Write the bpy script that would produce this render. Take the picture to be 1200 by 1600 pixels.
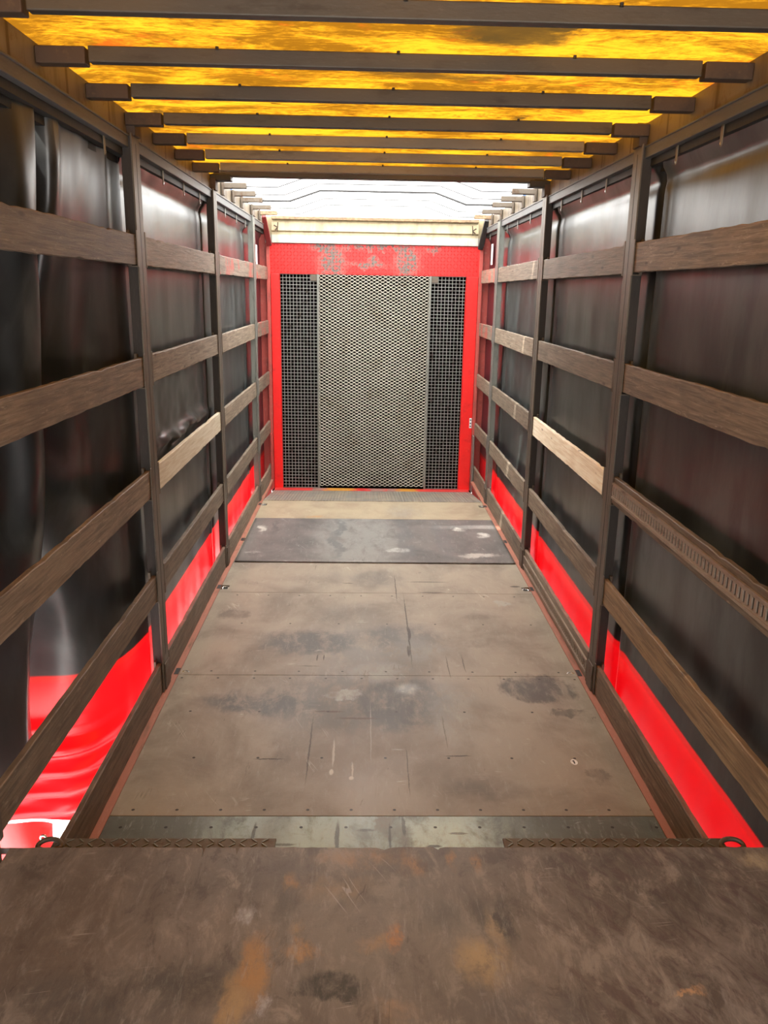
import bpy, bmesh, math, random
from mathutils import Vector, Matrix, noise as mn

for o in list(bpy.data.objects): bpy.data.objects.remove(o)
S = bpy.context.scene
COL = S.collection

# ------------------------------------------------------------------ camera
PITCH, YAW, ROLL = 0.2657859702, 0.0265434006, 0.0169464501
fwd = Vector((math.sin(YAW)*math.cos(PITCH), math.cos(YAW)*math.cos(PITCH), -math.sin(PITCH)))
rt = fwd.cross(Vector((0, 0, 1))).normalized(); up = rt.cross(fwd)
c_, s_ = math.cos(ROLL), math.sin(ROLL)
rt, up = c_*rt + s_*up, -s_*rt + c_*up
cam = bpy.data.cameras.new('camera'); cam_ob = bpy.data.objects.new('camera', cam); COL.objects.link(cam_ob)
M = Matrix((rt, up, -fwd)).transposed().to_4x4(); M.translation = Vector((-0.10502, 0, 2.19775))
cam_ob.matrix_world = M
cam.sensor_fit = 'HORIZONTAL'; cam.sensor_width = 36; cam.lens = 36*1266.281/1200
cam.clip_start = 0.02; cam.clip_end = 400
S.camera = cam_ob

# ------------------------------------------------------------------ sky, sun, exposure
W = bpy.data.worlds.new('sky'); S.world = W; W.use_nodes = True
wn = W.node_tree.nodes; wl = W.node_tree.links
sky = wn.new('ShaderNodeTexSky'); sky.sky_type = 'NISHITA'; sky.sun_disc = False
sky.sun_elevation = math.radians(50); sky.sun_rotation = math.radians(250); sky.air_density = 1.0; sky.dust_density = 3.0
wmix = wn.new('ShaderNodeMixRGB'); wmix.inputs[0].default_value = 0.75
wmix.inputs[2].default_value = (1.0, 0.98, 0.94, 1)
sc_ = wn.new('ShaderNodeVectorMath'); sc_.operation = 'SCALE'; sc_.inputs['Scale'].default_value = 0.3
wl.new(sky.outputs[0], sc_.inputs[0]); wl.new(sc_.outputs[0], wmix.inputs[1])
wl.new(wmix.outputs[0], wn['Background'].inputs[0]); wn['Background'].inputs[1].default_value = 4.2
sun = bpy.data.lights.new('sun', 'SUN'); sun.energy = 16; sun.angle = math.radians(2); sun.color = (1, 0.96, 0.88)
sun_ob = bpy.data.objects.new('sun', sun); COL.objects.link(sun_ob)
sun_ob.rotation_euler = Vector((-0.55, -0.35, 1.0)).to_track_quat('Z', 'Y').to_euler()
S.view_settings.view_transform = 'Standard'; S.view_settings.look = 'None'
S.view_settings.gamma = 1; S.view_settings.exposure = 0.55; S.view_settings.use_curve_mapping = False

# ------------------------------------------------------------------ node helpers
class NT:
    def __init__(s, name):
        s.m = bpy.data.materials.new(name); s.m.use_nodes = True
        s.n = s.m.node_tree.nodes; s.l = s.m.node_tree.links
        s.b = s.n['Principled BSDF']; s.out = s.n['Material Output']
    def put(s, sock, v):
        if hasattr(v, 'is_output'): s.l.new(v, sock)
        elif isinstance(v, (tuple, list)):
            sock.default_value = (*v, 1) if len(v) == 3 and sock.type == 'RGBA' else v
        else: sock.default_value = v
    def pos(s): return s.n.new('ShaderNodeNewGeometry').outputs['Position']
    def obj(s): return s.n.new('ShaderNodeTexCoord').outputs['Object']
    def vm(s, op, a, b=None, out=0, scale=None):
        n = s.n.new('ShaderNodeVectorMath'); n.operation = op; s.put(n.inputs[0], a)
        if b is not None: s.put(n.inputs[1], b)
        if scale is not None: s.put(n.inputs['Scale'], scale)
        return n.outputs[out]
    def ma(s, op, a, b=0.0, c=0.0, clamp=False):
        n = s.n.new('ShaderNodeMath'); n.operation = op; n.use_clamp = clamp
        s.put(n.inputs[0], a); s.put(n.inputs[1], b); s.put(n.inputs[2], c); return n.outputs[0]
    def mix(s, f, a, b, mode='MIX'):
        n = s.n.new('ShaderNodeMixRGB'); n.blend_type = mode; s.put(n.inputs[0], f)
        s.put(n.inputs[1], a); s.put(n.inputs[2], b); return n.outputs[0]
    def noise(s, vec, scale=5, detail=4, rough=0.6, dist=0.0, col=False):
        n = s.n.new('ShaderNodeTexNoise'); s.l.new(vec, n.inputs['Vector'])
        n.inputs['Scale'].default_value = scale; n.inputs['Detail'].default_value = detail
        n.inputs['Roughness'].default_value = rough; n.inputs['Distortion'].default_value = dist
        return n.outputs['Color' if col else 'Fac']
    def step(s, v, a, b):                      # smooth ramp a->b to 0..1
        n = s.n.new('ShaderNodeMapRange'); n.interpolation_type = 'SMOOTHSTEP'
        s.put(n.inputs['Value'], v); n.inputs['From Min'].default_value = a; n.inputs['From Max'].default_value = b
        return n.outputs[0]
    def sep(s, v):
        n = s.n.new('ShaderNodeSeparateXYZ'); s.l.new(v, n.inputs[0]); return n.outputs
    def bump(s, h, strength=0.3, dist=0.01):
        n = s.n.new('ShaderNodeBump'); n.inputs['Strength'].default_value = strength
        n.inputs['Distance'].default_value = dist; s.l.new(h, n.inputs['Height'])
        s.l.new(n.outputs[0], s.b.inputs['Normal'])
    def stain(s, col, p, cx, cy, rx, ry, c, k, soft=0.5):      # p: world position already wobbled
        d = s.vm('SUBTRACT', p, (cx, cy, 0)); d = s.vm('MULTIPLY', d, (1/rx, 1/ry, 0))
        L = s.vm('LENGTH', d, out=1)
        return s.mix(s.ma('MULTIPLY', s.step(L, 1.0, soft*0.9), k), col, c)
    def fin(s, col=None, rough=0.6, metal=0.0, **kw):
        if col is not None: s.put(s.b.inputs['Base Color'], col)
        s.put(s.b.inputs['Roughness'], rough); s.put(s.b.inputs['Metallic'], metal)
        for k, v in kw.items(): s.put(s.b.inputs[k.replace('_', ' ')], v)
        return s.m

def worn(name, base, dark, light, scale=6, rough=0.55, metal=0.0, stretch=(1, 1, 1), bump=0.2, amt=1.0):
    t = NT(name); p = t.vm('MULTIPLY', t.pos(), stretch)
    a = t.noise(p, scale, 6, 0.65); b = t.noise(p, scale*5, 4, 0.6)
    col = t.mix(t.ma('MULTIPLY', t.step(a, 0.5, 0.75), amt), base, dark)
    col = t.mix(t.ma('MULTIPLY', t.step(b, 0.55, 0.8), 0.5*amt), col, light)
    t.bump(b, bump, 0.004)
    return t.fin(col, rough, metal)

def wood(name, base, dark, light, rough=0.6, pale=0.65, red=0.0):
    t = NT(name); P = t.pos()
    rnd = t.n.new('ShaderNodeObjectInfo').outputs['Random']
    off = t.vm('SCALE', (13.0, 7.0, 5.0), scale=rnd)
    Q = t.vm('ADD', P, off)
    g = t.noise(t.vm('MULTIPLY', Q, (12, 1.6, 30)), 2.2, 7, 0.62, 0.6)
    g2 = t.noise(t.vm('MULTIPLY', Q, (20, 2.5, 70)), 2.0, 6, 0.65)
    blot = t.noise(Q, 3.2, 4, 0.6)
    col = t.mix(t.step(g, 0.36, 0.68), base, dark)
    col = t.mix(t.ma('MULTIPLY', t.step(g2, 0.50, 0.74), 0.4), col, light)
    col = t.mix(t.ma('MULTIPLY', t.step(blot, 0.5, 0.72), 0.55), col, dark)
    scr = t.noise(t.vm('MULTIPLY', Q, (4, 3.2, 14)), 3.0, 8, 0.78)
    col = t.mix(t.ma('MULTIPLY', t.step(scr, 0.57, 0.70), pale), col, light)
    kn = t.n.new('ShaderNodeTexVoronoi'); t.l.new(t.vm('MULTIPLY', Q, (1, 2.2, 7)), kn.inputs['Vector']); kn.inputs['Scale'].default_value = 1.6
    col = t.mix(t.ma('MULTIPLY', t.step(kn.outputs['Distance'], 0.13, 0.05), 0.8), col, tuple(c*0.45 for c in dark))
    if red: col = t.mix(t.ma('MULTIPLY', t.step(t.noise(Q, 5, 5, 0.7), 0.5, 0.6), red), col, (0.42, 0.07, 0.05))
    v = t.ma('MULTIPLY_ADD', rnd, 0.5, 0.75)
    col = t.vm('SCALE', col, scale=v)
    t.bump(t.ma('ADD', g, t.ma('MULTIPLY', g2, 0.6)), 0.5, 0.004)
    return t.fin(col, rough)

m_wood_brown = wood('worn_brown_timber', (0.175, 0.128, 0.085), (0.085, 0.06, 0.04), (0.40, 0.33, 0.25))
m_wood_lit = wood('light_greyed_timber', (0.22, 0.175, 0.125), (0.11, 0.082, 0.056), (0.42, 0.37, 0.29))  # farther boards painted lighter and greyer for the stronger light there
m_wood_red = wood('timber_with_red_paint', (0.25, 0.2, 0.15), (0.13, 0.1, 0.07), (0.42, 0.36, 0.29), red=0.75)
m_wood_pale = wood('fresh_pine', (0.88, 0.82, 0.66), (0.7, 0.6, 0.42), (0.9, 0.82, 0.66), pale=0.2)
m_wood_tan = wood('tan_timber', (0.32, 0.21, 0.11), (0.15, 0.095, 0.05), (0.5, 0.4, 0.26))
m_post = worn('dull_steel_post', (0.13, 0.11, 0.085), (0.06, 0.045, 0.033), (0.22, 0.2, 0.165), 7, 0.5, 0.45, (3, 3, 0.7))
m_galv = worn('galvanised_steel', (0.22, 0.225, 0.2), (0.12, 0.115, 0.1), (0.35, 0.35, 0.32), 7, 0.45, 0.5, (3, 3, 0.7))
m_shadesteel = worn('shade_darkened_steel', (0.022, 0.015, 0.010), (0.012, 0.009, 0.007), (0.05, 0.04, 0.03), 7, 0.6, 0.0, (3, 3, 0.7))  # post steel darkened to stand for the shade on faces toward the camera
m_bracket = worn('rusty_bracket', (0.13, 0.105, 0.08), (0.09, 0.045, 0.02), (0.26, 0.22, 0.17), 14, 0.55, 0.5)
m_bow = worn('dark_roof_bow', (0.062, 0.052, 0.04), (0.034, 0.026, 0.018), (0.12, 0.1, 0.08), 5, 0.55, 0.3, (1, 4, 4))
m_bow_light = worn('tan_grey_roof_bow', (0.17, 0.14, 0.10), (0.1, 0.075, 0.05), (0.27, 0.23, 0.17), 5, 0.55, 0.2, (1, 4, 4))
m_bowend = worn('rusty_bow_end', (0.05, 0.028, 0.016), (0.025, 0.015, 0.01), (0.1, 0.06, 0.03), 9, 0.7)
m_dark = worn('black_steel', (0.014, 0.013, 0.012), (0.006, 0.006, 0.006), (0.04, 0.035, 0.03), 9, 0.6)
def mk_rail():
    t = NT('roof_rail_plate'); P = t.pos(); x, y, z = t.sep(P)
    a = t.noise(t.vm('MULTIPLY', P, (1, 2.5, 0.6)), 3, 6, 0.65)
    col = t.mix(t.step(a, 0.45, 0.7), (0.17, 0.135, 0.09), (0.075, 0.05, 0.028))
    jn = t.ma('ABSOLUTE', t.ma('SUBTRACT', t.ma('FRACT', t.ma('DIVIDE', t.ma('ADD', y, t.ma('MULTIPLY', a, 0.03)), 0.522)), 0.55))
    col = t.mix(t.ma('MULTIPLY', t.step(jn, 0.03, 0.012), 0.85), col, (0.05, 0.025, 0.012))
    col = t.mix(t.ma('MULTIPLY', t.step(t.noise(P, 16, 5, 0.7), 0.56, 0.68), 0.6), col, (0.10, 0.05, 0.02))
    t.bump(a, 0.2, 0.004); return t.fin(col, 0.55, 0.1)
m_rail = mk_rail()
m_rail_flat = worn('strap_steel', (0.17, 0.135, 0.09), (0.07, 0.04, 0.02), (0.28, 0.24, 0.18), 3, 0.55, 0.1, (1, 2.5, 0.6), amt=1.0)
m_alu = worn('worn_aluminium_profile', (0.10, 0.10, 0.10), (0.06, 0.055, 0.05), (0.17, 0.17, 0.17), 5, 0.5, 0.3, (4, 0.5, 4))
m_track = worn('scuffed_lashing_track', (0.33, 0.27, 0.21), (0.16, 0.11, 0.08), (0.6, 0.54, 0.47), 7, 0.45, 0.5, (4, 1, 4))
m_salmon = worn('faded_red_edge_steel', (0.38, 0.15, 0.1), (0.2, 0.1, 0.06), (0.5, 0.3, 0.22), 6, 0.6, 0.0, (3, 0.6, 3))
m_redpaint = worn('bright_red_paint', (0.80, 0.012, 0.010), (0.55, 0.01, 0.008), (0.85, 0.06, 0.04), 5, 0.38, bump=0.05)
m_redfade = worn('faded_red_paint', (0.42, 0.07, 0.055), (0.22, 0.05, 0.04), (0.5, 0.2, 0.16), 5, 0.55)
m_darkred = worn('dark_red_paint', (0.16, 0.012, 0.012), (0.08, 0.01, 0.01), (0.2, 0.04, 0.03), 5, 0.6)
m_wire = worn('bright_wire', (0.36, 0.36, 0.34), (0.15, 0.12, 0.1), (0.55, 0.55, 0.52), 14, 0.4, 0.3)
m_expand = worn('worn_expanded_steel', (0.50, 0.46, 0.37), (0.36, 0.3, 0.21), (0.7, 0.66, 0.58), 3.5, 0.4, 0.3)
m_shiny = worn('polished_steel', (0.6, 0.6, 0.58), (0.4, 0.38, 0.35), (0.8, 0.8, 0.8), 20, 0.25, 0.9)
m_cable = worn('dark_cable', (0.05, 0.05, 0.05), (0.03, 0.03, 0.03), (0.1, 0.1, 0.1), 20, 0.6)
m_cablew = worn('pale_cable', (0.15, 0.15, 0.15), (0.12, 0.12, 0.12), (0.2, 0.2, 0.2), 20, 0.6)
m_white = worn('white_sticker', (0.8, 0.8, 0.78), (0.7, 0.7, 0.7), (0.85, 0.85, 0.85), 9, 0.5, amt=0.4)
m_ground = worn('sunlit_concrete', (0.62, 0.61, 0.6), (0.5, 0.49, 0.48), (0.75, 0.74, 0.73), 2, 0.9)
m_black = worn('matt_black', (0.006, 0.006, 0.0055), (0.004, 0.004, 0.004), (0.012, 0.012, 0.011), 3, 0.95)
m_black.node_tree.nodes['Principled BSDF'].inputs['Specular IOR Level'].default_value = 0.0
m_ink = worn('black_ink', (0.02, 0.02, 0.025), (0.01, 0.01, 0.01), (0.03, 0.03, 0.03), 9, 0.5)

# header plate: red paint worn to grey metal in two broad patches
def mk_header():
    t = NT('red_tread_plate_worn'); P = t.pos(); wob = t.vm('SCALE', t.vm('SUBTRACT', t.noise(P, 9, 5, 0.7, col=True), (0.5, 0.5, 0.5)), scale=0.28)
    P2 = t.vm('ADD', P, wob); P2 = t.vm('MULTIPLY', P2, (1, 0, 1))
    n = t.n.new('ShaderNodeCombineXYZ'); x = t.sep(P2); t.l.new(x[0], n.inputs[0]); t.l.new(x[2], n.inputs[1]); Q = n.outputs[0]
    col = t.mix(t.noise(P, 14, 4), (0.82, 0.016, 0.014), (0.62, 0.012, 0.01))
    spk = t.ma('MULTIPLY_ADD', t.step(t.noise(P, 30, 4, 0.8), 0.40, 0.52), 0.75, 0.25)
    for a in [(-0.49, 2.52, 0.22, 0.24), (0.36, 2.53, 0.22, 0.24), (-0.08, 2.48, 0.3, 0.05), (0.0, 2.675, 0.55, 0.03), (0.64, 2.67, 0.14, 0.04), (-0.6, 2.66, 0.2, 0.05), (-0.03, 2.54, 0.07, 0.09)]:
        col = t.stain(col, Q, *a, (0.11, 0.10, 0.085), spk, 0.5)
    return t.fin(col, 0.38, 0.1)
m_header = mk_header()

def mk_thresh():
    t = NT('worn_red_threshold'); P = t.pos()
    P2 = t.vm('ADD', P, t.vm('SCALE', t.vm('SUBTRACT', t.noise(P, 8, 5, 0.7, col=True), (0.5, 0.5, 0.5)), scale=0.5)); P2 = t.vm('MULTIPLY', P2, (1, 0, 0))
    col = t.mix(t.noise(P, 9, 4), (0.72, 0.03, 0.03), (0.5, 0.05, 0.04))
    for a in [(-0.4, 0, 0.22, 1), (0.43, 0, 0.2, 1)]: col = t.stain(col, P2, *a, (0.55, 0.28, 0.04), 0.9, 0.6)
    for a in [(0.05, 0, 0.1, 1), (-0.65, 0, 0.1, 1), (0.22, 0, 0.08, 1)]: col = t.stain(col, P2, *a, (0.3, 0.22, 0.18), 0.8, 0.5)
    return t.fin(col, 0.5)
m_thresh = mk_thresh()

def mk_headboard():
    t = NT('stained_white_headboard'); P = t.pos()
    Q = t.vm('MULTIPLY', P, (2.2, 1, 1))
    a = t.noise(Q, 3, 6, 0.7); b = t.noise(t.vm('MULTIPLY', P, (8, 1, 1.5)), 3, 4, 0.6)
    up_ = t.step(t.sep(P)[2], 2.785, 2.80)
    col = t.mix(up_, (0.40, 0.39, 0.33), (0.40, 0.33, 0.19))
    col = t.mix(t.ma('MULTIPLY', t.step(a, 0.45, 0.7), 0.6), col, (0.15, 0.105, 0.055))
    col = t.mix(t.ma('MULTIPLY', t.step(b, 0.55, 0.75), 0.4), col, (0.13, 0.12, 0.09))
    return t.fin(col, 0.5)
m_headboard = mk_headboard()

# floor plywood: world-placed stains, scratches and screw rows
def mk_floor(name, base, dark, light, stains, seams, scr=1.0, rough=0.5, spec=0.4, wob=0.3, deck=False, cracks=()):
    t = NT(name); P = t.pos(); x, y, z = t.sep(P)
    nz = t.vm('SUBTRACT', t.noise(P, 2.6, 6, 0.65, col=True), (0.5, 0.5, 0.5))
    nf = t.vm('SUBTRACT', t.noise(t.vm('MULTIPLY', P, (1, 0.5, 1)), 14, 5, 0.75, col=True), (0.5, 0.5, 0.5))
    W2 = t.vm('ADD', t.vm('ADD', P, t.vm('SCALE', nz, scale=wob)), t.vm('SCALE', nf, scale=0.13))
    cloud = t.noise(t.vm('MULTIPLY', P, (1.0, 0.8, 1)), 2.2, 6, 0.62, 0.4)
    fine = t.noise(t.vm('MULTIPLY', P, (11, 2.2, 1)), 3.0, 9, 0.78, 0.3)
    fine2 = t.noise(t.vm('MULTIPLY', P, (2.5, 12, 1)), 3.0, 8, 0.78)
    grit = t.noise(P, 70, 3, 0.7)
    col = t.mix(t.step(cloud, 0.38, 0.72), base, dark)
    if deck:                                              # slanting rub marks and mottling
        rot = t.n.new('ShaderNodeVectorRotate'); rot.rotation_type = 'Z_AXIS'; t.l.new(P, rot.inputs['Vector']); rot.inputs['Angle'].default_value = -0.55
        dg = t.noise(t.vm('MULTIPLY', rot.outputs[0], (9, 2.4, 1)), 3.0, 7, 0.72, 0.6); rs = t.step(x, 0.1, 0.7)
        col = t.mix(t.ma('MULTIPLY', t.ma('MULTIPLY', t.step(dg, 0.48, 0.62), 0.85), rs), col, (0.085, 0.058, 0.056))
        col = t.mix(t.ma('MULTIPLY', t.ma('MULTIPLY', t.step(dg, 0.46, 0.36), 0.55), rs), col, (0.21, 0.18, 0.165))
        mo = t.noise(t.vm('MULTIPLY', P, (2, 1, 1)), 5.5, 8, 0.75, 0.5)
        col = t.mix(t.ma('MULTIPLY', t.step(mo, 0.5, 0.64), 0.75), col, (0.27, 0.235, 0.2))
        col = t.mix(t.ma('MULTIPLY', t.step(mo, 0.48, 0.36), 0.7), col, (0.065, 0.052, 0.046))
    brk = t.noise(t.vm('MULTIPLY', P, (1.6, 0.8, 1)), 9 if deck else 5, 7, 0.75, 0.4)
    bk = t.ma('MULTIPLY_ADD', t.step(brk, 0.36, 0.56), 0.7, 0.3)
    for (cx, cy, rx, ry, c, k, so) in stains: col = t.stain(col, W2, cx, cy, rx, ry, c, t.ma('MULTIPLY', bk, k), so)
    P3 = t.vm('ADD', P, t.vm('SCALE', nf, scale=0.02))
    for (cx, cy, rx, ry, c, k) in cracks: col = t.stain(col, P3, cx, cy, rx, ry, c, k, 0.6)
    col = t.mix(t.ma('MULTIPLY', t.step(fine, 0.52, 0.72), 0.35*scr), col, light)
    col = t.mix(t.ma('MULTIPLY', t.step(fine2, 0.55, 0.75), 0.28*scr), col, dark)
    col = t.mix(t.ma('MULTIPLY', t.step(grit, 0.55, 0.8), 0.25), col, dark)
    # long thin scratches
    for ang, sc, th, c in ((0.05, 2.3, 0.008, dark), (1.45, 2.9, 0.008, light), (-0.5, 1.7, 0.006, light), (0.18, 3.4, 0.007, dark)):
        rot = t.n.new('ShaderNodeVectorRotate'); rot.rotation_type = 'Z_AXIS'; t.l.new(P, rot.inputs['Vector']); rot.inputs['Angle'].default_value = ang
        v = t.noise(t.vm('MULTIPLY', rot.outputs[0], (7.0, 0.55, 1)), sc, 2, 0.5)
        msk = t.ma('LESS_THAN', t.ma('ABSOLUTE', t.ma('SUBTRACT', v, 0.5)), th)
        gate = t.step(t.noise(P, 2.1*sc, 3, 0.5), 0.60, 0.72)
        cc = tuple(q*0.45 for q in c) if c is dark else tuple(min(1, q*1.25) for q in c)
        col = t.mix(t.ma('MULTIPLY', t.ma('MULTIPLY', msk, gate), 0.5), col, cc)
    # screw heads
    for (sy, px, x0) in seams:
        fx = t.ma('SUBTRACT', t.ma('MULTIPLY', t.ma('FRACT', t.ma('DIVIDE', t.ma('ADD', x, x0), px)), px), px/2)
        fy = t.ma('SUBTRACT', y, sy)
        d = t.ma('SQRT', t.ma('ADD', t.ma('MULTIPLY', fx, fx), t.ma('MULTIPLY', fy, fy)))
        col = t.mix(t.step(d, 0.0085, 0.006), col, tuple(q*0.18 for q in dark))
    t.bump(t.ma('ADD', fine, t.ma('MULTIPLY', grit, 0.5)), 0.25, 0.003)
    r = t.ma('MULTIPLY_ADD', cloud, 0.35, rough-0.17)
    return t.fin(col, r, 0.0, Specular_IOR_Level=spec)

GY = (0.115, 0.115, 0.115); LG = (0.36, 0.37, 0.34); DK = (0.085, 0.075, 0.068)
BR = (0.335, 0.292, 0.228); BRD = (0.205, 0.175, 0.14); BRL = (0.46, 0.44, 0.37)
st_floor = [
 (-0.05, 4.75, 0.62, 0.55, (0.2, 0.2, 0.185), 0.85, 0.3),
 (-0.15, 4.1, 0.8, 0.6, (0.15, 0.145, 0.135), 0.85, 0.4),
 (-0.66, 4.05, 0.42, 0.2, (0.1, 0.1, 0.1), 0.95, 0.5), (0.12, 4.05, 0.34, 0.36, (0.085, 0.08, 0.078), 0.85, 0.6),
 (-0.45, 4.85, 0.42, 0.22, (0.1, 0.1, 0.1), 0.9, 0.5), (0.15, 4.95, 0.35, 0.25, GY, 0.7, 0.5), (-0.2, 5.3, 0.35, 0.3, GY, 0.35, 0.3),
 (-0.02, 4.42, 0.24, 0.2, LG, 0.75, 0.3), (-0.2, 4.17, 0.13, 0.055, (0.45, 0.48, 0.45), 0.8, 0.6), (0.25, 4.75, 0.2, 0.25, LG, 0.35, 0.3),
 (0.36, 3.95, 0.2, 0.5, LG, 0.45, 0.3), (-0.1, 3.5, 0.6, 0.35, (0.21, 0.17, 0.135), 0.6, 0.3),
 (0.905, 4.2, 0.25, 0.17, DK, 0.9, 0.8), (1.03, 3.93, 0.09, 0.05, DK, 0.75, 0.7), (-1.0, 5.3, 0.11, 0.12, DK, 0.55, 0.6),
 (-0.5, 3.55, 0.1, 0.2, DK, 0.35, 0.4), (0.5, 3.25, 0.3, 0.1, DK, 0.35, 0.4), (0.95, 5.5, 0.08, 0.07, LG, 0.8, 0.5), (0.65, 4.85, 0.2, 0.07, DK, 0.35, 0.5),
 (0.02, 6.05, 0.3, 0.25, GY, 0.45, 0.4), (-0.35, 6.1, 0.2, 0.2, GY, 0.25, 0.3), (0.7, 5.3, 0.15, 0.1, DK, 0.3, 0.4),
 (1.0, 3.35, 0.06, 0.06, DK, 0.5, 0.6),
]
seams = [(3.09, 0.19, 0.05), (4.34, 0.21, 0.0), (4.43, 0.26, 0.09), (3.95, 0.37, 0.1), (3.5, 0.31, 0.14), (5.68, 0.23, 0.0), (5.15, 0.33, 0.1)]
CK = (0.045, 0.032, 0.025); CW = (0.6, 0.58, 0.52)
cracks = [(0.203, 5.1, 0.006, 0.7, CK, 0.9), (0.21, 5.0, 0.014, 0.13, CK, 0.95), (0.19, 4.72, 0.012, 0.1, CK, 0.9), (0.15, 5.85, 0.005, 0.35, CK, 0.8), (0.40, 5.99, 0.2, 0.009, CK, 0.9), (0.42, 5.76, 0.14, 0.010, CK, 0.9),
 (-0.55, 3.49, 0.085, 0.006, CK, 0.9), (0.37, 3.52, 0.08, 0.006, CK, 0.9), (-0.36, 3.6, 0.005, 0.38, CK, 0.75), (-0.055, 3.75, 0.004, 0.35, CW, 0.4), (0.12, 3.4, 0.004, 0.25, CK, 0.6), (0.52, 4.55, 0.005, 0.15, CK, 0.7), (0.42, 4.5, 0.005, 0.18, CK, 0.7), (0.33, 3.75, 0.004, 0.2, CK, 0.5),
 (-0.42, 4.5, 0.08, 0.006, CK, 0.8), (-0.24, 3.55, 0.007, 0.15, CW, 0.7), (-0.245, 3.38, 0.013, 0.03, CW, 0.95), (-0.145, 3.4, 0.005, 0.08, CW, 0.7), (-0.148, 3.33, 0.013, 0.02, CW, 0.95), (-0.28, 3.95, 0.1, 0.012, (0.1, 0.06, 0.045), 0.8), (-0.12, 3.88, 0.14, 0.012, (0.1, 0.06, 0.045), 0.8),
 (-0.38, 4.62, 0.006, 0.06, CK, 0.9), (-0.34, 4.62, 0.005, 0.05, CK, 0.9), (-0.22, 5.95, 0.05, 0.01, CK, 0.7), (1.08, 5.9, 0.05, 0.02, CK, 0.9)]
m_ply = mk_floor('worn_brown_plywood', BR, BRD, BRL, st_floor, seams, cracks=cracks)
m_plyfar = mk_floor('worn_tan_plywood', (0.38, 0.32, 0.22), (0.27, 0.215, 0.15), (0.48, 0.42, 0.33),
   [(0.3, 8.1, 0.25, 0.3, (0.3, 0.28, 0.24), 0.5, 0.3), (-0.6, 7.85, 0.15, 0.05, (0.45, 0.25, 0.1), 0.7, 0.5), (-0.25, 8.3, 0.3, 0.2, (0.27, 0.2, 0.14), 0.5, 0.4)], [])
m_strip = mk_floor('worn_blue_grey_sheet', (0.125, 0.145, 0.13), (0.07, 0.075, 0.065), (0.42, 0.50, 0.49),
   [(-0.1, 2.9, 0.8, 0.6, (0.40, 0.56, 0.60), 0.98, 0.6), (-0.45, 2.9, 0.12, 0.3, (0.2, 0.21, 0.2), 0.6, 0.4), (0.25, 2.85, 0.22, 0.3, (0.62, 0.84, 0.86), 0.95, 0.3), (-0.3, 2.9, 0.25, 0.2, (0.5, 0.68, 0.7), 0.9, 0.2), (0.1, 2.9, 0.06, 0.2, (0.14, 0.13, 0.11), 0.7, 0.2), (0.03, 3.0, 0.05, 0.1, (0.18, 0.14, 0.1), 0.7, 0.5)],
   [(2.97, 0.19, 0.07), (2.80, 0.24, 0.1)], cracks=[(-0.55, 2.92, 0.01, 0.1, (0.05, 0.05, 0.045), 0.8), (-0.2, 2.9, 0.012, 0.14, (0.05, 0.05, 0.045), 0.8), (-0.08, 2.95, 0.05, 0.012, (0.05, 0.05, 0.045), 0.7), (0.2, 2.85, 0.04, 0.01, (0.04, 0.04, 0.04), 0.8), (0.31, 2.93, 0.05, 0.01, (0.05, 0.05, 0.045), 0.7), (-0.42, 2.86, 0.06, 0.01, (0.05, 0.05, 0.045), 0.7), (0.08, 2.98, 0.01, 0.08, (0.05, 0.05, 0.045), 0.8), (0.02, 2.9, 0.007, 0.12, (0.05, 0.05, 0.045), 0.8)], scr=1.6, rough=0.45)
m_mat = mk_floor('scuffed_black_matting', (0.165, 0.15, 0.14), (0.10, 0.095, 0.09), (0.34, 0.34, 0.32),
   [(-0.15, 7.1, 0.5, 1.4, (0.27, 0.27, 0.25), 0.7, 0.5), (-0.35, 7.2, 0.06, 0.9, (0.12, 0.125, 0.125), 0.9, 0.5), (0.28, 7.2, 0.09, 0.9, (0.13, 0.13, 0.13), 0.7, 0.5), (-0.95, 7.45, 0.05, 0.3, (0.08, 0.08, 0.08), 0.8, 0.5),
    (0.62, 7.1, 0.1, 0.8, (0.13, 0.13, 0.13), 0.6, 0.5), (0.83, 7.42, 0.08, 0.09, (0.6, 0.58, 0.52), 0.9, 0.4), (1.02, 7.25, 0.07, 0.1, (0.62, 0.6, 0.55), 0.9, 0.4), (0.9, 6.65, 0.25, 0.06, (0.5, 0.47, 0.42), 0.8, 0.4),
    (-1.08, 7.4, 0.05, 0.18, (0.6, 0.58, 0.52), 0.8, 0.4), (-1.05, 6.7, 0.1, 0.05, (0.4, 0.38, 0.35), 0.6, 0.4), (0.2, 6.75, 0.1, 0.1, (0.45, 0.45, 0.42), 0.8, 0.4)], [], scr=1.3)
OR = (0.34, 0.19, 0.08)
WH = (0.42, 0.42, 0.43); DG = (0.045, 0.043, 0.042)
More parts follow.
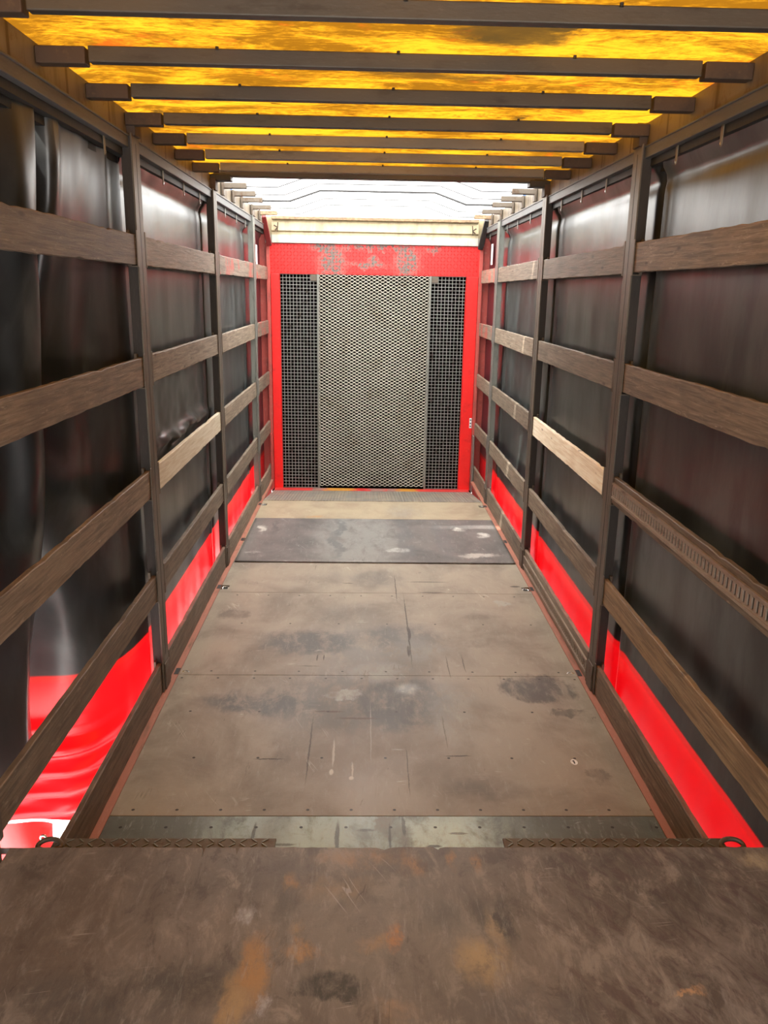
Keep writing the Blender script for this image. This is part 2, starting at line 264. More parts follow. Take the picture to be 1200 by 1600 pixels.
st_deck = [
 (-0.95, 1.9, 0.4, 0.5, (0.10, 0.072, 0.055), 0.7, 0.1), (-0.75, 1.62, 0.4, 0.14, (0.062, 0.06, 0.06), 0.7, 0.1), (0.0, 1.85, 0.55, 0.4, (0.19, 0.165, 0.135), 0.75, 0.2),
 (-0.55, 1.68, 0.25, 0.09, DG, 0.75, 0.2), (-0.32, 1.95, 0.05, 0.2, (0.07, 0.063, 0.055), 0.7, 0.1), (-0.18, 2.02, 0.16, 0.09, (0.3, 0.21, 0.12), 0.45, 0.1), (-0.12, 2.14, 0.2, 0.07, (0.33, 0.2, 0.1), 0.6, 0.1),
 (-0.37, 1.72, 0.06, 0.16, OR, 0.95, 0.25), (-0.42, 1.63, 0.05, 0.12, (0.36, 0.24, 0.12), 0.8, 0.2), (-0.34, 1.62, 0.03, 0.045, WH, 0.8, 0.1), (-0.25, 1.785, 0.055, 0.045, OR, 0.95, 0.25), (-0.27, 1.85, 0.03, 0.05, (0.33, 0.22, 0.1), 0.5, 0.1),
 (-0.01, 1.82, 0.035, 0.07, (0.45, 0.19, 0.06), 0.95, 0.2), (-0.06, 1.8, 0.07, 0.04, (0.32, 0.2, 0.1), 0.6, 0.1), (0.04, 2.1, 0.06, 0.08, OR, 0.65, 0.1), (0.17, 2.12, 0.03, 0.07, OR, 0.7, 0.1), (0.25, 2.12, 0.025, 0.06, OR, 0.6, 0.1), (-0.31, 2.04, 0.025, 0.05, OR, 0.6, 0.1),
 (-0.43, 1.895, 0.04, 0.045, WH, 0.85, 0.1), (-0.62, 1.87, 0.07, 0.06, (0.26, 0.23, 0.2), 0.6, 0.1), (0.22, 1.75, 0.11, 0.11, (0.38, 0.27, 0.14), 0.85, 0.1), (0.27, 1.87, 0.03, 0.09, (0.36, 0.26, 0.14), 0.6, 0.1),
 (0.31, 1.9, 0.035, 0.13, DG, 0.85, 0.3), (0.23, 1.93, 0.05, 0.08, (0.06, 0.055, 0.05), 0.7, 0.2), (0.13, 1.9, 0.09, 0.11, (0.075, 0.075, 0.07), 0.65, 0.1), (0.07, 2.1, 0.03, 0.05, DG, 0.6, 0.2),
 (-0.18, 1.665, 0.13, 0.055, (0.030, 0.032, 0.031), 0.95, 0.55), (0.3, 1.6, 0.25, 0.09, (0.08, 0.08, 0.085), 0.6, 0.1), (-0.02, 1.6, 0.09, 0.05, (0.3, 0.2, 0.12), 0.6, 0.1),
 (1.14, 2.14, 0.09, 0.06, (0.4, 0.33, 0.22), 0.8, 0.1), (0.72, 1.63, 0.06, 0.015, (0.5, 0.3, 0.16), 0.9, 0.2), (0.92, 2.03, 0.03, 0.06, DG, 0.5, 0.1), (0.75, 1.98, 0.03, 0.08, DG, 0.45, 0.1), (0.9, 1.9, 0.025, 0.05, DG, 0.5, 0.1),
]
m_deck = mk_floor('scuffed_brown_deck_ply', (0.165, 0.14, 0.122), (0.092, 0.076, 0.066), (0.32, 0.30, 0.28), st_deck, [], scr=1.6, rough=0.42, spec=0.5, wob=0.10, deck=True)
def mk_ribbed():
    t = NT('ribbed_floor_plate'); P = t.pos(); x, y, z = t.sep(P)
    w = t.ma('SINE', t.ma('MULTIPLY', x, 190)); n = t.noise(P, 5, 5, 0.7)
    col = t.mix(t.step(n, 0.35, 0.7), (0.25, 0.24, 0.21), (0.36, 0.31, 0.23)); t.bump(w, 0.7, 0.004)
    return t.fin(col, 0.5, 0.2)
m_ribbed = mk_ribbed()

# curtain PVC: glossy black, red hem band; the colour sits on the cloth itself (UV v = height on the cloth)
def mk_curtain(name, red_from=99.0, dust_sheen_amt=1.0):
    t = NT(name); uv = t.n.new('ShaderNodeUVMap').outputs[0]; u, v, _ = t.sep(uv); P = t.pos(); x, y, z = t.sep(P)
    smear = t.noise(t.vm('MULTIPLY', P, (1, 2.4, 0.9)), 2.2, 6, 0.6, 0.5); sm2 = t.noise(P, 4.5, 5, 0.7, 1.2)
    col = t.mix(t.step(smear, 0.4, 0.8), (0.014, 0.0155, 0.016), (0.062, 0.067, 0.066))
    dn = t.noise(P, 0.9, 2, 0.5)
    col = t.mix(t.ma('MULTIPLY', t.step(dn, 0.5, 0.7), 0.45), col, (0.035, 0.014, 0.014))
    col = t.mix(t.ma('MULTIPLY', t.step(sm2, 0.62, 0.75), 0.5), col, (0.006, 0.007, 0.008))
    dust_sheen = t.noise(t.vm('MULTIPLY', t.vm('ADD', P, (3, 8, 2)), (1, 2.2, 0.7)), 1.7, 6, 0.6, 0.1)
    col = t.mix(t.ma('MULTIPLY', t.step(dust_sheen, 0.40, 0.70), dust_sheen_amt*0.8), col, (0.075, 0.086, 0.086))  # dust grey, also standing in for the bluish sheen of reflected roof light
    smg = t.noise(t.vm('MULTIPLY', P, (1, 2.6, 1.0)), 2.8, 6, 0.62, 0.3)
    col = t.mix(t.ma('MULTIPLY', t.step(smg, 0.52, 0.72), 0.7), col, (0.008, 0.009, 0.011))
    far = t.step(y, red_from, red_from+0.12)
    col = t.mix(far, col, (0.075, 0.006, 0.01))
    band = t.step(v, 0.345, 0.33); edge = t.step(v, 0.315, 0.29)
    redn = t.noise(P, 3, 3, 0.5)
    redc = t.mix(redn, (0.86, 0.008, 0.012), (0.78, 0.006, 0.012))
    col = t.mix(band, col, t.mix(edge, (0.4, 0.02, 0.01), redc))
    r = t.ma('ADD', t.ma('MULTIPLY_ADD', smear, 0.12, 0.25), t.ma('MULTIPLY', far, 0.2))
    wr = t.noise(t.vm('MULTIPLY', P, (1, 1.6, 0.9)), 2.6, 4, 0.5, 0.6)
    t.bump(wr, 0.10, 0.010)
    m = t.fin(col, r, 0.0, Specular_IOR_Level=0.6)
    # thin PVC lets a little daylight through the red hem
    tr = t.n.new('ShaderNodeBsdfTranslucent'); t.l.new(t.mix(band, (0.0, 0.0, 0.0), (0.5, 0.002, 0.004)), tr.inputs[0])
    mx = t.n.new('ShaderNodeMixShader'); t.l.new(t.ma('MULTIPLY', band, 0.25), mx.inputs[0])
    t.l.new(t.b.outputs[0], mx.inputs[1]); t.l.new(tr.outputs[0], mx.inputs[2]); t.l.new(mx.outputs[0], t.out.inputs[0])
    return m
m_curtain = mk_curtain('glossy_black_pvc', 8.75)
m_curtain_shaded = mk_curtain('glossy_black_pvc_shaded', 8.75, 0.1)  # darker copy: sheen grey mostly left out, as little light reaches this bay
m_curtain_red = worn('red_pvc', (0.75, 0.02, 0.02), (0.6, 0.015, 0.015), (0.85, 0.06, 0.05), 4, 0.35)

TST = [(0.36, 2.87, 0.26, 0.24, 0.9), (0.52, 2.80, 0.06, 0.09, 0.9), (0.26, 2.93, 0.05, 0.04, 0.9), (-0.03, 3.35, 0.12, 0.14, 0.8), (0.10, 3.42, 0.2, 0.1, 0.5), (-0.35, 2.75, 0.03, 0.02, 0.9), (-0.2, 3.9, 0.06, 0.03, 0.8), (0.4, 3.4, 0.3, 0.12, 0.4), (0.25, 4.5, 0.3, 0.1, 0.6), (-0.4, 4.95, 0.3, 0.1, 0.4), (-0.75, 2.8, 0.25, 0.05, 0.3), (0.5, 3.9, 0.2, 0.05, 0.6)]
def mk_tarp(name, stops, thru, pattern=True):
    t = NT(name); P = t.pos()
    if pattern:
        big = t.noise(t.vm('MULTIPLY', P, (1, 1.6, 1)), 1.5, 5, 0.6, 0.6)
        mid = t.noise(t.vm('MULTIPLY', P, (1.2, 3.5, 1)), 3.5, 7, 0.72, 0.8)
        fin_ = t.noise(t.vm('MULTIPLY', P, (1, 2.2, 1)), 26, 4, 0.7)
        k = t.ma('ADD', t.ma('MULTIPLY', big, 0.5), t.ma('ADD', t.ma('MULTIPLY', mid, 0.4), t.ma('MULTIPLY', fin_, 0.22)))
        col = t.mix(t.step(k, 0.46, 0.62), stops[0], stops[1])
        col = t.mix(t.step(t.noise(P, 3.1, 5, 0.7), 0.57, 0.72), col, stops[2])
        col = t.mix(t.ma('MULTIPLY', t.step(t.noise(t.vm('ADD', P, (5, 3, 0)), 1.7, 6, 0.65), 0.62, 0.7), 0.8), col, stops[3])
        spot = t.noise(t.vm('MULTIPLY', t.vm('ADD', P, (9, 1, 0)), (1, 1.6, 1)), 7, 3, 0.5)
        col = t.mix(t.ma('MULTIPLY', t.step(spot, 0.72, 0.75), 0.85), col, tuple(c*0.2 for c in stops[3]))
    else: col = stops
    if pattern:
        W3 = t.vm('ADD', P, t.vm('SCALE', t.vm('SUBTRACT', t.noise(P, 5, 6, 0.75, col=True), (0.5, 0.5, 0.5)), scale=0.35))
        for (cx, cy, rx, ry, k) in TST: col = t.stain(col, W3, cx, cy, rx, ry, (0.018, 0.010, 0.0025), k, 0.45)
    dif = t.n.new('ShaderNodeBsdfDiffuse'); tr = t.n.new('ShaderNodeBsdfTranslucent')
    t.put(dif.inputs[0], t.vm('SCALE', col, scale=0.5) if pattern else col); t.put(tr.inputs[0], col)
    mx = t.n.new('ShaderNodeMixShader'); mx.inputs[0].default_value = thru
    t.l.new(dif.outputs[0], mx.inputs[1]); t.l.new(tr.outputs[0], mx.inputs[2]); t.l.new(mx.outputs[0], t.out.inputs[0])
    return t.m
m_tarp = mk_tarp('dirty_orange_tarpaulin', [(0.20, 0.088, 0.0035), (0.055, 0.022, 0.0012), (0.12, 0.022, 0.002), (0.016, 0.009, 0.002)], 0.8)
m_tarpw = mk_tarp('white_translucent_tarpaulin', (0.93, 0.93, 0.92), 0.75, False)
def mk_valance():
    t = NT('white_and_blue_valance'); x, y, z = t.sep(t.pos())
    f = t.ma('FRACT', t.ma('DIVIDE', y, 0.52)); a = t.ma('GREATER_THAN', f, 0.42); b = t.ma('GREATER_THAN', z, 2.955)
    col = t.mix(t.ma('MULTIPLY', a, b), (0.75, 0.78, 0.8), (0.09, 0.2, 0.42))
    dif = t.n.new('ShaderNodeBsdfDiffuse'); tr = t.n.new('ShaderNodeBsdfTranslucent'); t.l.new(col, dif.inputs[0]); t.l.new(col, tr.inputs[0])
    mx = t.n.new('ShaderNodeMixShader'); mx.inputs[0].default_value = 0.35
    t.l.new(dif.outputs[0], mx.inputs[1]); t.l.new(tr.outputs[0], mx.inputs[2]); t.l.new(mx.outputs[0], t.out.inputs[0]); return t.m
m_valance = mk_valance()

# ------------------------------------------------------------------ mesh helpers
class MB:
    def __init__(s): s.v = []; s.f = []
    def box(s, x0, x1, y0, y1, z0, z1):
        if x0 > x1: x0, x1 = x1, x0
        b = len(s.v); s.v += [(x, y, z) for z in (z0, z1) for y in (y0, y1) for x in (x0, x1)]
        s.f += [tuple(b+i for i in q) for q in ((0,2,3,1),(4,5,7,6),(0,1,5,4),(1,3,7,5),(3,2,6,7),(2,0,4,6))]; return s
    def bar(s, p, q, w, h, upv=(0, 0, 1)):            # box section w (side) x h (up) from p to q
        p, q = Vector(p), Vector(q); d = (q-p).normalized(); r = d.cross(Vector(upv)).normalized(); u = r.cross(d)
        b = len(s.v)
        for c in (p, q):
            for a, e in ((-1,-1),(1,-1),(1,1),(-1,1)): s.v.append(tuple(c + r*(a*w/2) + u*(e*h/2)))
        s.f += [tuple(b+i for i in t) for t in ((0,1,2,3),(7,6,5,4),(0,4,5,1),(1,5,6,2),(2,6,7,3),(3,7,4,0))]; return s
    def tube(s, pts, r, n=8, closed=False):
        pts = [Vector(p) for p in pts]; N = len(pts); b = len(s.v); prev = None
        for i, p in enumerate(pts):
            if closed: d = (pts[(i+1) % N]-pts[i-1]).normalized()
            else: d = (pts[min(i+1, N-1)]-pts[max(i-1, 0)]).normalized()
            if prev is None: prev = d.orthogonal().normalized()
            u = (prev - d*prev.dot(d)).normalized(); prev = u; w = d.cross(u)
            for k in range(n):
                a = 2*math.pi*k/n; s.v.append(tuple(p + (u*math.cos(a)+w*math.sin(a))*r))
        for i in range(N if closed else N-1):
            j = (i+1) % N
            for k in range(n): s.f.append((b+i*n+k, b+i*n+(k+1) % n, b+j*n+(k+1) % n, b+j*n+k))
        if not closed:
            s.f.append(tuple(b+k for k in range(n))[::-1]); s.f.append(tuple(b+(N-1)*n+k for k in range(n)))
        return s
    def prism(s, poly, z0, z1):                       # xy outline (ccw) extruded in z
        b = len(s.v); n = len(poly); s.v += [(x, y, z0) for x, y in poly] + [(x, y, z1) for x, y in poly]
        s.f.append(tuple(range(b+n-1, b-1, -1))); s.f.append(tuple(range(b+n, b+2*n)))
        for i in range(n): j = (i+1) % n; s.f.append((b+i, b+j, b+n+j, b+n+i))
        return s
    def cyl(s, c, r, z0, z1, n=16):
        return s.prism([(c[0]+r*math.cos(2*math.pi*k/n), c[1]+r*math.sin(2*math.pi*k/n)) for k in range(n)], z0, z1)
    def build(s, name, mat, parent=None, bevel=0.0, smooth=False):
        me = bpy.data.meshes.new(name); me.from_pydata(s.v, [], s.f); me.materials.append(mat); me.validate()
        o = bpy.data.objects.new(name, me); COL.objects.link(o)
        if parent:
            o.parent = parent; o.location = -parent.location     # parts are modelled in world coordinates
        if smooth:
            for p in me.polygons: p.use_smooth = True
        if bevel:
            b = o.modifiers.new('bevel', 'BEVEL'); b.width = bevel; b.segments = 2; b.limit_method = 'ANGLE'
        return o
def tag(o, label, cat, group=None, kind=None):
    o['label'] = label
    if cat: o['category'] = cat
    if group: o['group'] = group
    if kind: o['kind'] = kind
    return o
def thing(name, label, cat, loc=(0, 0, 0), group=None):
    o = bpy.data.objects.new(name, None); o.location = loc; COL.objects.link(o); o.empty_display_size = 0.1
    return tag(o, label, cat, group)
def grid(name, nu, nv, fn, mat, parent=None, uvfn=None, solid=0.0):
    v = [fn(i/(nu-1), j/(nv-1)) for j in range(nv) for i in range(nu)]
    f = [(j*nu+i, j*nu+i+1, (j+1)*nu+i+1, (j+1)*nu+i) for j in range(nv-1) for i in range(nu-1)]
    me = bpy.data.meshes.new(name); me.from_pydata(v, [], f); me.materials.append(mat)
    uv = me.uv_layers.new(name='UVMap'); vv = [(uvfn(i/(nu-1), j/(nv-1)) if uvfn else (v[j*nu+i][1], v[j*nu+i][2])) for j in range(nv) for i in range(nu)]
    for lp in me.loops: uv.data[lp.index].uv = vv[lp.vertex_index]
    for p in me.polygons: p.use_smooth = True
    o = bpy.data.objects.new(name, me); COL.objects.link(o)
    if parent: o.parent = parent; o.location = -parent.location
    if solid: m = o.modifiers.new('solid', 'SOLIDIFY'); m.thickness = solid; m.offset = 0
    return o
def lerp(a, b, t): return a+(b-a)*t
def sstep(a, b, x): t = max(0, min(1, (x-a)/(b-a))); return t*t*(3-2*t)
def spl(P, s):                                       # Catmull-Rom through equally spaced points
    n = len(P)-1; x = s*n; i = min(int(x), n-1); t = x-i
    p0, p1, p2, p3 = P[max(i-1, 0)], P[i], P[i+1], P[min(i+2, n)]
    return tuple(0.5*((2*b)+(-a+c)*t+(2*a-5*b+4*c-d)*t*t+(-a+3*b-3*c+d)*t**3) for a, b, c, d in zip(p0, p1, p2, p3))

YA, YB, YC = 4.237, 6.37, 8.505                       # centres of the three visible pairs of posts
LV = [(2.305, 2.446), (1.713, 1.857), (1.126, 1.271), (0.554, 0.697), (0.0, 0.173)]
SIDES = ((-1, 'left'), (1, 'right'))

# ------------------------------------------------------------------ setting
g = MB(); g.box(-60, 60, -40, 80, -1.3, -1.2); tag(g.build('ground', m_ground), 'bright sunlit concrete ground outside the truck', None, kind='structure')
f = MB(); f.box(-1.225, 1.225, 2.15, 8.5, -0.09, -0.021); f.box(-1.225, 1.225, 8.5, 9.6, -0.3, -0.2); tag(f.build('floor', m_dark), 'dark steel chassis under the plywood floor', None, kind='structure')
k = 1
for sx, nm in SIDES:
    t = MB(); t.prism([(sx*1.185, 2.2), (sx*1.228, 2.2), (sx*1.228, 9.5), (sx*1.185, 9.5)][::(1 if sx > 0 else -1)], -0.02, 0.002)
    tag(t.build('trim_%d' % k, m_salmon), 'faded salmon red steel edge strip along the %s side of the floor' % nm, None, kind='structure'); k += 1
    u = MB(); u.box(sx*1.24, sx*1.30, -1.2, 9.72, 2.893, 2.998)
    tag(u.build('trim_%d' % k, m_rail), 'stained upper roof rail plate above the %s curtain' % nm, None, kind='structure'); k += 1
    u = MB(); u.box(sx*1.232, sx*1.30, -1.2, 9.72, 2.835, 2.888); u.box(sx*1.226, sx*1.24, -1.2, 9.72, 2.883, 2.893)
    tag(u.build('trim_%d' % k, m_alu, bevel=0.003), 'grey metal curtain runner rail along the top of the %s side' % nm, None, kind='structure'); k += 1
    u = MB(); u.box(sx*1.262, sx*1.345, -1.2, 9.72, 2.80, 2.834); u.box(sx*1.301, sx*1.345, -1.2, 9.72, 2.77, 2.99)  # solid dark boxes added where only a shaded gap shows
    tag(u.build('trim_%d' % k, m_dark), 'black strip standing in for the shadow gap under the runner rail on the %s side' % nm, None, kind='structure'); k += 1

# ------------------------------------------------------------------ roof tarpaulins
BOWS = [2.05, 2.57, 3.10, 3.62, 4.17, 4.68, 5.19, 5.70]
ALLB = [-1.2, -0.55, 0.0, 0.5, 1.02, 1.53] + BOWS + [6.34]
def tarp_z(x, y):
    sag = 0
    for a, b in zip(ALLB, ALLB[1:]):
        if a <= y <= b: q = (y-a)/(b-a); sag = 4*q*(1-q)
    e = sstep(5.7, 6.34, y)*0.04
    ed = sstep(1.14, 1.245, abs(x))
    return 2.999 + e*(1-ed) + (0.012 - 0.028*sag*(0.5+mn.noise(Vector((x*1.5, y*0.7, 3)))))*(1-ed) + 0.008*mn.noise(Vector((x*4, y*5, 0)))*(1-ed)
o = grid('roof_tarpaulin', 90, 260, lambda a, b: ((a*2-1)*1.25, lerp(-1.2, 6.37, b), tarp_z((a*2-1)*1.25, lerp(-1.2, 6.37, b))), m_tarp)
tag(o, 'dirty orange translucent roof tarpaulin with dark stains stretched over the near bows', 'tarpaulin')
wt = thing('white_roof_tarpaulin', 'bright white translucent tarpaulin covering the far part of the roof', 'tarpaulin', (0, 7.7, 3.1))
def wz(x): return 3.17 - 0.12*sstep(0.75, 1.29, abs(x))
grid('sheet', 40, 20, lambda a, b: ((a*2-1)*1.30, lerp(6.42, 9.76, b), wz((a*2-1)*1.3)), m_tarpw, wt)
for sx, nm in SIDES:
    v = MB(); v.box(sx*1.297, sx*1.303, 6.44, 8.44, 2.99, 3.055); tag(v.build('side_flap', m_valance, wt), 'white flap with pale blue blocks', None)

# ------------------------------------------------------------------ roof bows
ORD = ['second from the top edge of the photo', 'third from the top edge of the photo', 'fourth, meeting the nearest posts',
       'first behind the nearest posts', 'second behind the nearest posts', 'last before the thick cross frame']
def bow(y, label, z0=2.935, z1=2.99, th=0.045, blen=0.17):
    t = thing('roof_bow', label, 'roof bow', (0, y, z0), 'roof bows under the orange tarpaulin')
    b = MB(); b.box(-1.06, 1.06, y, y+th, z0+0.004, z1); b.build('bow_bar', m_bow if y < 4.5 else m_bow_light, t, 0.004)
    for sx in (-1, 1):
        e = MB(); e.box(sx*1.239, sx*(1.239-blen), y-0.006, y+th+0.006, z0-0.004, z1-0.004); e.build('end_socket', m_bowend, t, 0.004)
    for xx in (-0.62, 0.0, 0.61): MB().cyl((xx, y-0.003), 0.006, z1-0.006, z1+0.004, 8).build('rivet', m_dark, t)
    return t
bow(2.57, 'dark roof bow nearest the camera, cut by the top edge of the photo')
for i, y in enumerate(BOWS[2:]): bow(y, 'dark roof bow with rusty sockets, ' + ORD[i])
cf = thing('roof_cross_frame', 'thick dark cross frame where the orange roof meets the white roof', 'roof frame', (0, 6.34, 2.95))
b = MB(); b.box(-1.13, 1.13, 6.335, 6.43, 2.985, 3.04); b.box(-1.239, 1.239, 6.36, 6.43, 3.0, 3.035); b.build('cross_bar', m_bow, cf, 0.005)
for sx in (-1, 1):
    e = MB(); e.box(sx*1.239, sx*1.09, 6.325, 6.44, 2.955, 2.998); e.build('end_bracket', m_dark, cf, 0.004)
POSW = ['nearest', 'second', 'third', 'fourth', 'farthest']
for i, y in enumerate([6.80, 7.33, 7.82, 8.48, 9.08]):
    for sx, nm in SIDES:
        t = thing('bow_socket', 'short %s roof socket on the %s rail under the white roof, %s of five' % ('rusty' if i == 4 else 'grey', nm, POSW[i]), 'roof socket', (sx*1.14, y, 2.95), 'roof sockets under the white tarpaulin')
        e = MB(); e.box(sx*1.239, sx*1.04, y-0.03, y+0.03, 2.952, 2.994); e.build('socket_arm', m_wood_tan if i == 4 else m_bracket, t, 0.004)
        e = MB(); e.box(sx*1.235, sx*1.215, y-0.035, y+0.035, 2.90, 3.0); e.build('mounting_plate', m_bracket, t, 0.003)
    dk = (i == 2)
    pts = [(sgn*x, y+0.0, z) for sgn, x, z in ((-1, 1.05, 2.97), (-1, 0.80, 2.97), (-1, 0.52, 3.065), (1, 0.52, 3.065), (1, 0.80, 2.97), (1, 1.05, 2.97))]
    o = MB().tube(pts, 0.010 if dk else 0.006, 8).build('roof_cable', m_cable if dk else m_cablew, smooth=False)
    tag(o, ('dark thin bent cable across the white roof, clearest of the five' if dk else 'thin pale bent wire across the white roof between the %s pair of sockets' % POSW[i]), 'cable', 'bent wires under the white roof')
    o['group'] = 'bent wires under the white roof'

# ------------------------------------------------------------------ posts
def post(sx, nm, y, which, mat):
    t = thing('curtain_post', '%s steel post on the %s side, %s' % ('dark' if mat is m_post else 'grey galvanised', nm, which), 'post', (sx*1.24, y, 0), 'curtain posts')
    c = MB(); c.box(sx*1.214, sx*1.222, y-0.065, y+0.065, 0.0, 2.90); c.build('inner_flange', mat, t, 0.002)
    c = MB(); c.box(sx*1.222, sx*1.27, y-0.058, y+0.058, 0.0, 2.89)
    c.build('column', mat if mat is m_galv else m_shadesteel, t, 0.002)
    e = MB(); e.box(sx*1.2135, sx*1.2145, y-0.004, y+0.004, 0.2, 2.86); e.build('weld_seam', m_dark, t)
    for z0, z1 in LV:
        for d in (-1, 1):
            p = MB(); ya, yb = sorted((y+d*0.066, y+d*0.088)); p.box(sx*1.212, sx*1.217, ya, yb, z0-0.012 if z0 > 0 else 0.004, z1+0.018)
            p.box(sx*1.217, sx*1.262, ya, yb, (z0-0.012) if z0 > 0 else 0.004, z0-0.006 if z0 > 0 else 0.01)
            p.box(sx*1.248, sx*1.262, ya, yb, z0-0.012 if z0 > 0 else 0.004, z1+0.018)
            p.build('board_pocket', mat if mat is m_galv else m_bracket, t, 0.0015)
    p = MB(); p.box(sx*1.206, sx*1.2135, y-0.05, y+0.05, 0.003, 0.16); p.build('foot_plate', m_bracket, t, 0.002)
    p = MB(); p.box(sx*1.20, sx*1.30, y-0.05, y+0.05, 2.89, 2.97 if y < 8 else 2.898); p.build('head_bracket', m_bowend if mat is m_post else m_bracket, t, 0.003)
PW = ['first one beyond the raised deck', 'middle of the three', 'farthest, beside the bulkhead']
for sx, nm in SIDES:
    for y, w, m in ((YA-2.133, 'beside the raised deck', m_post), (YA, PW[0], m_post), (YB, PW[1], m_post), (YC, PW[2], m_galv)): post(sx, nm, y, w, m)

# ------------------------------------------------------------------ side slats
def slat(sx, y0, y1, z0, z1, mat, name, label, xo0=1.22, xo1=1.22, seed=0, bow_=0.0):
    R = random.Random(seed); n = 36; th = 0.025; v = []; f = []
    jt = [R.uniform(-1, 1)*0.0016 for _ in range(n+1)]; jb = [R.uniform(-1, 1)*0.0016 for _ in range(n+1)]
    for _ in range(3): q = R.randint(2, n-2); jt[q] -= R.uniform(0.002, 0.006)
    for _ in range(2): q = R.randint(2, n-2); jb[q] += R.uniform(0.002, 0.005)
    tilt0, tilt1 = R.uniform(-1, 1)*0.004, R.uniform(-1, 1)*0.004
    for i in range(n+1):
        a = i/n; y = lerp(y0, y1, a); x = lerp(xo0, xo1, a) + bow_*math.sin(math.pi*a); dz = lerp(tilt0, tilt1, a) if z0 > 0 else 0.003
        for dx, zz in ((0, z0+jb[i]+0.003), (0.003, z0+jb[i]), (th-0.003, z0+jb[i]), (th, z0+jb[i]+0.003), (th, z1+jt[i]-0.003), (th-0.003, z1+jt[i]), (0.003, z1+jt[i]), (0, z1+jt[i]-0.003)):
            v.append((sx*(x+dx), y, zz+dz))
    for i in range(n):
        for k in range(8): f.append((i*8+k, i*8+(k+1) % 8, (i+1)*8+(k+1) % 8, (i+1)*8+k))
    f.append(tuple(range(8))[::-1]); f.append(tuple(n*8+k for k in range(8)))
    m = MB(); m.v = v; m.f = f
    return m
def lash_track(sx, y0, y1, zc, parent, x=1.22):
    # ladder of slots: two lips with rungs between, over a dark groove
    t = MB()
    for a in (-0.042, 0.031): t.box(sx*(x-0.011), sx*(x-0.001), y0, y1, zc+a, zc+a+0.011)
    t.box(sx*(x-0.007), sx*(x-0.001), y0, y1, zc-0.031, zc-0.022); t.box(sx*(x-0.007), sx*(x-0.001), y0, y1, zc+0.022, zc+0.031)
    n = int((y1-y0)/0.034)
    for i in range(n+1): yy = lerp(y0, y1-0.014, i/n); t.box(sx*(x-0.007), sx*(x-0.0015), yy, yy+0.016, zc-0.023, zc+0.023)
    t.build('lashing_track', m_track, parent)
    d = MB(); d.box(sx*(x-0.0015), sx*(x-0.0004), y0, y1, zc-0.023, zc+0.023); d.build('track_groove', m_dark, parent)
BAYN = ['nearest bay', 'second bay', 'third bay', 'last bay']
LVN = ['top board', 'board second from top', 'middle board', 'board second from bottom', 'bottom board']
GAP = 0.069
bays = [(YA-2.133+GAP, YA-GAP), (YA+GAP, YB-GAP), (YB+GAP, YC-GAP), (YC+GAP, 9.615)]
sd = 10
for sx, nm in SIDES:
    for bi, (y0, y1) in enumerate(bays):
        for li, (z0, z1) in enumerate(LV):
            sd += 1
            mat, cn = (m_wood_brown, 'worn brown') if bi == 0 else (m_wood_lit, 'worn, brightly lit brown')
            if bi == 0 and li >= 3 and sx > 0: mat, cn = m_wood_tan, 'worn tan'
            if bi == 0 and li == 4: mat, cn = m_wood_brown, 'dark brown'
            if bi == 1 and li == 2: mat, cn = m_wood_pale, 'pale new'
            if (bi == 2 and li == 0 and sx < 0) or (bi == 3 and li in (0, 1)): mat, cn = m_wood_red, 'red-smeared grey'
            trk = sx > 0 and ((bi == 0 and li == 2) or (bi == 1 and li == 4))
            lab = '%s wooden %s on the %s wall, %s%s' % (cn, LVN[li], nm, BAYN[bi], ', with slotted track' if trk else '')
            xa, xb = (1.22, 1.22)
            if bi == 3: xb = 1.218
            bow_ = -0.015 if (sx < 0 and bi == 3 and li == 4) else 0.0
            m = slat(sx, y0, y1, z0, z1, mat, 'slat', lab, xa, xb, sd, bow_)
            t = thing('wooden_board', lab, 'board', (sx*1.22, (y0+y1)/2, z0), 'wooden boards along the side walls') if trk else None
            if trk:
                m.build('slat_board', mat, t)
                lash_track(sx, y0+0.03, y1-0.025, (z0+z1)/2+0.002, t)
            else:
                tag(m.build('wooden_board', mat), lab, 'board', 'wooden boards along the side walls')

# ------------------------------------------------------------------ curtains
def fold_right(y, z):
    x = 1.310 + 0.006*mn.noise(Vector((y*1.3, z*0.8, 2))) + 0.004*mn.noise(Vector((y*5, z*1.2, 5)))
    for yp in (YA, YB, YC):                               # slack pleat just before each post
        d = (y-(yp-0.13))/0.035; x += 0.028*math.exp(-d*d) - 0.014*math.exp(-((y-(yp-0.20))/0.03)**2)
    x -= 0.026*sstep(2.74, 2.80, z) ; x += 0.012*math.exp(-((z-2.72)/0.03)**2)*(0.6+0.8*mn.noise(Vector((y*2.2, 0, 9))))
    return x
def straight_curtain(name, sx, y0, y1, nu, parent=None):
    def fn(a, b):
        y = lerp(y0, y1, a); z = lerp(-0.5, 2.81, b); x = fold_right(y + (0 if sx > 0 else 3.7)*0, z)
        if sx < 0 and y > 8.9 or sx > 0 and y > 8.9: x -= 0.0
        if sx < 0 and YA < y < YB:                        # crumpled cloth bulging over the pale slat
            w = sstep(4.3, 4.9, y)*sstep(6.35, 5.9, y); zc = 1.31+0.05*mn.noise(Vector((y*3, 0, 0)))
            x -= w*(0.045*math.exp(-((z-zc)/0.035)**2)*(1+0.6*mn.noise(Vector((y*9, z*14, 1)))))
            x += 0.012*w*mn.noise(Vector((y*7, z*9, 4)))*math.exp(-((z-1.45)/0.22)**2)
        return (sx*x, y, z)
    return grid(name, nu, 110, fn, m_curtain, parent)
rc = thing('side_curtain', 'glossy black curtain with a red hem behind the slats on the right wall', 'curtain', (1.30, 4, 0))
straight_curtain('curtain_sheet', 1, -1.2, 9.68, 440, rc)
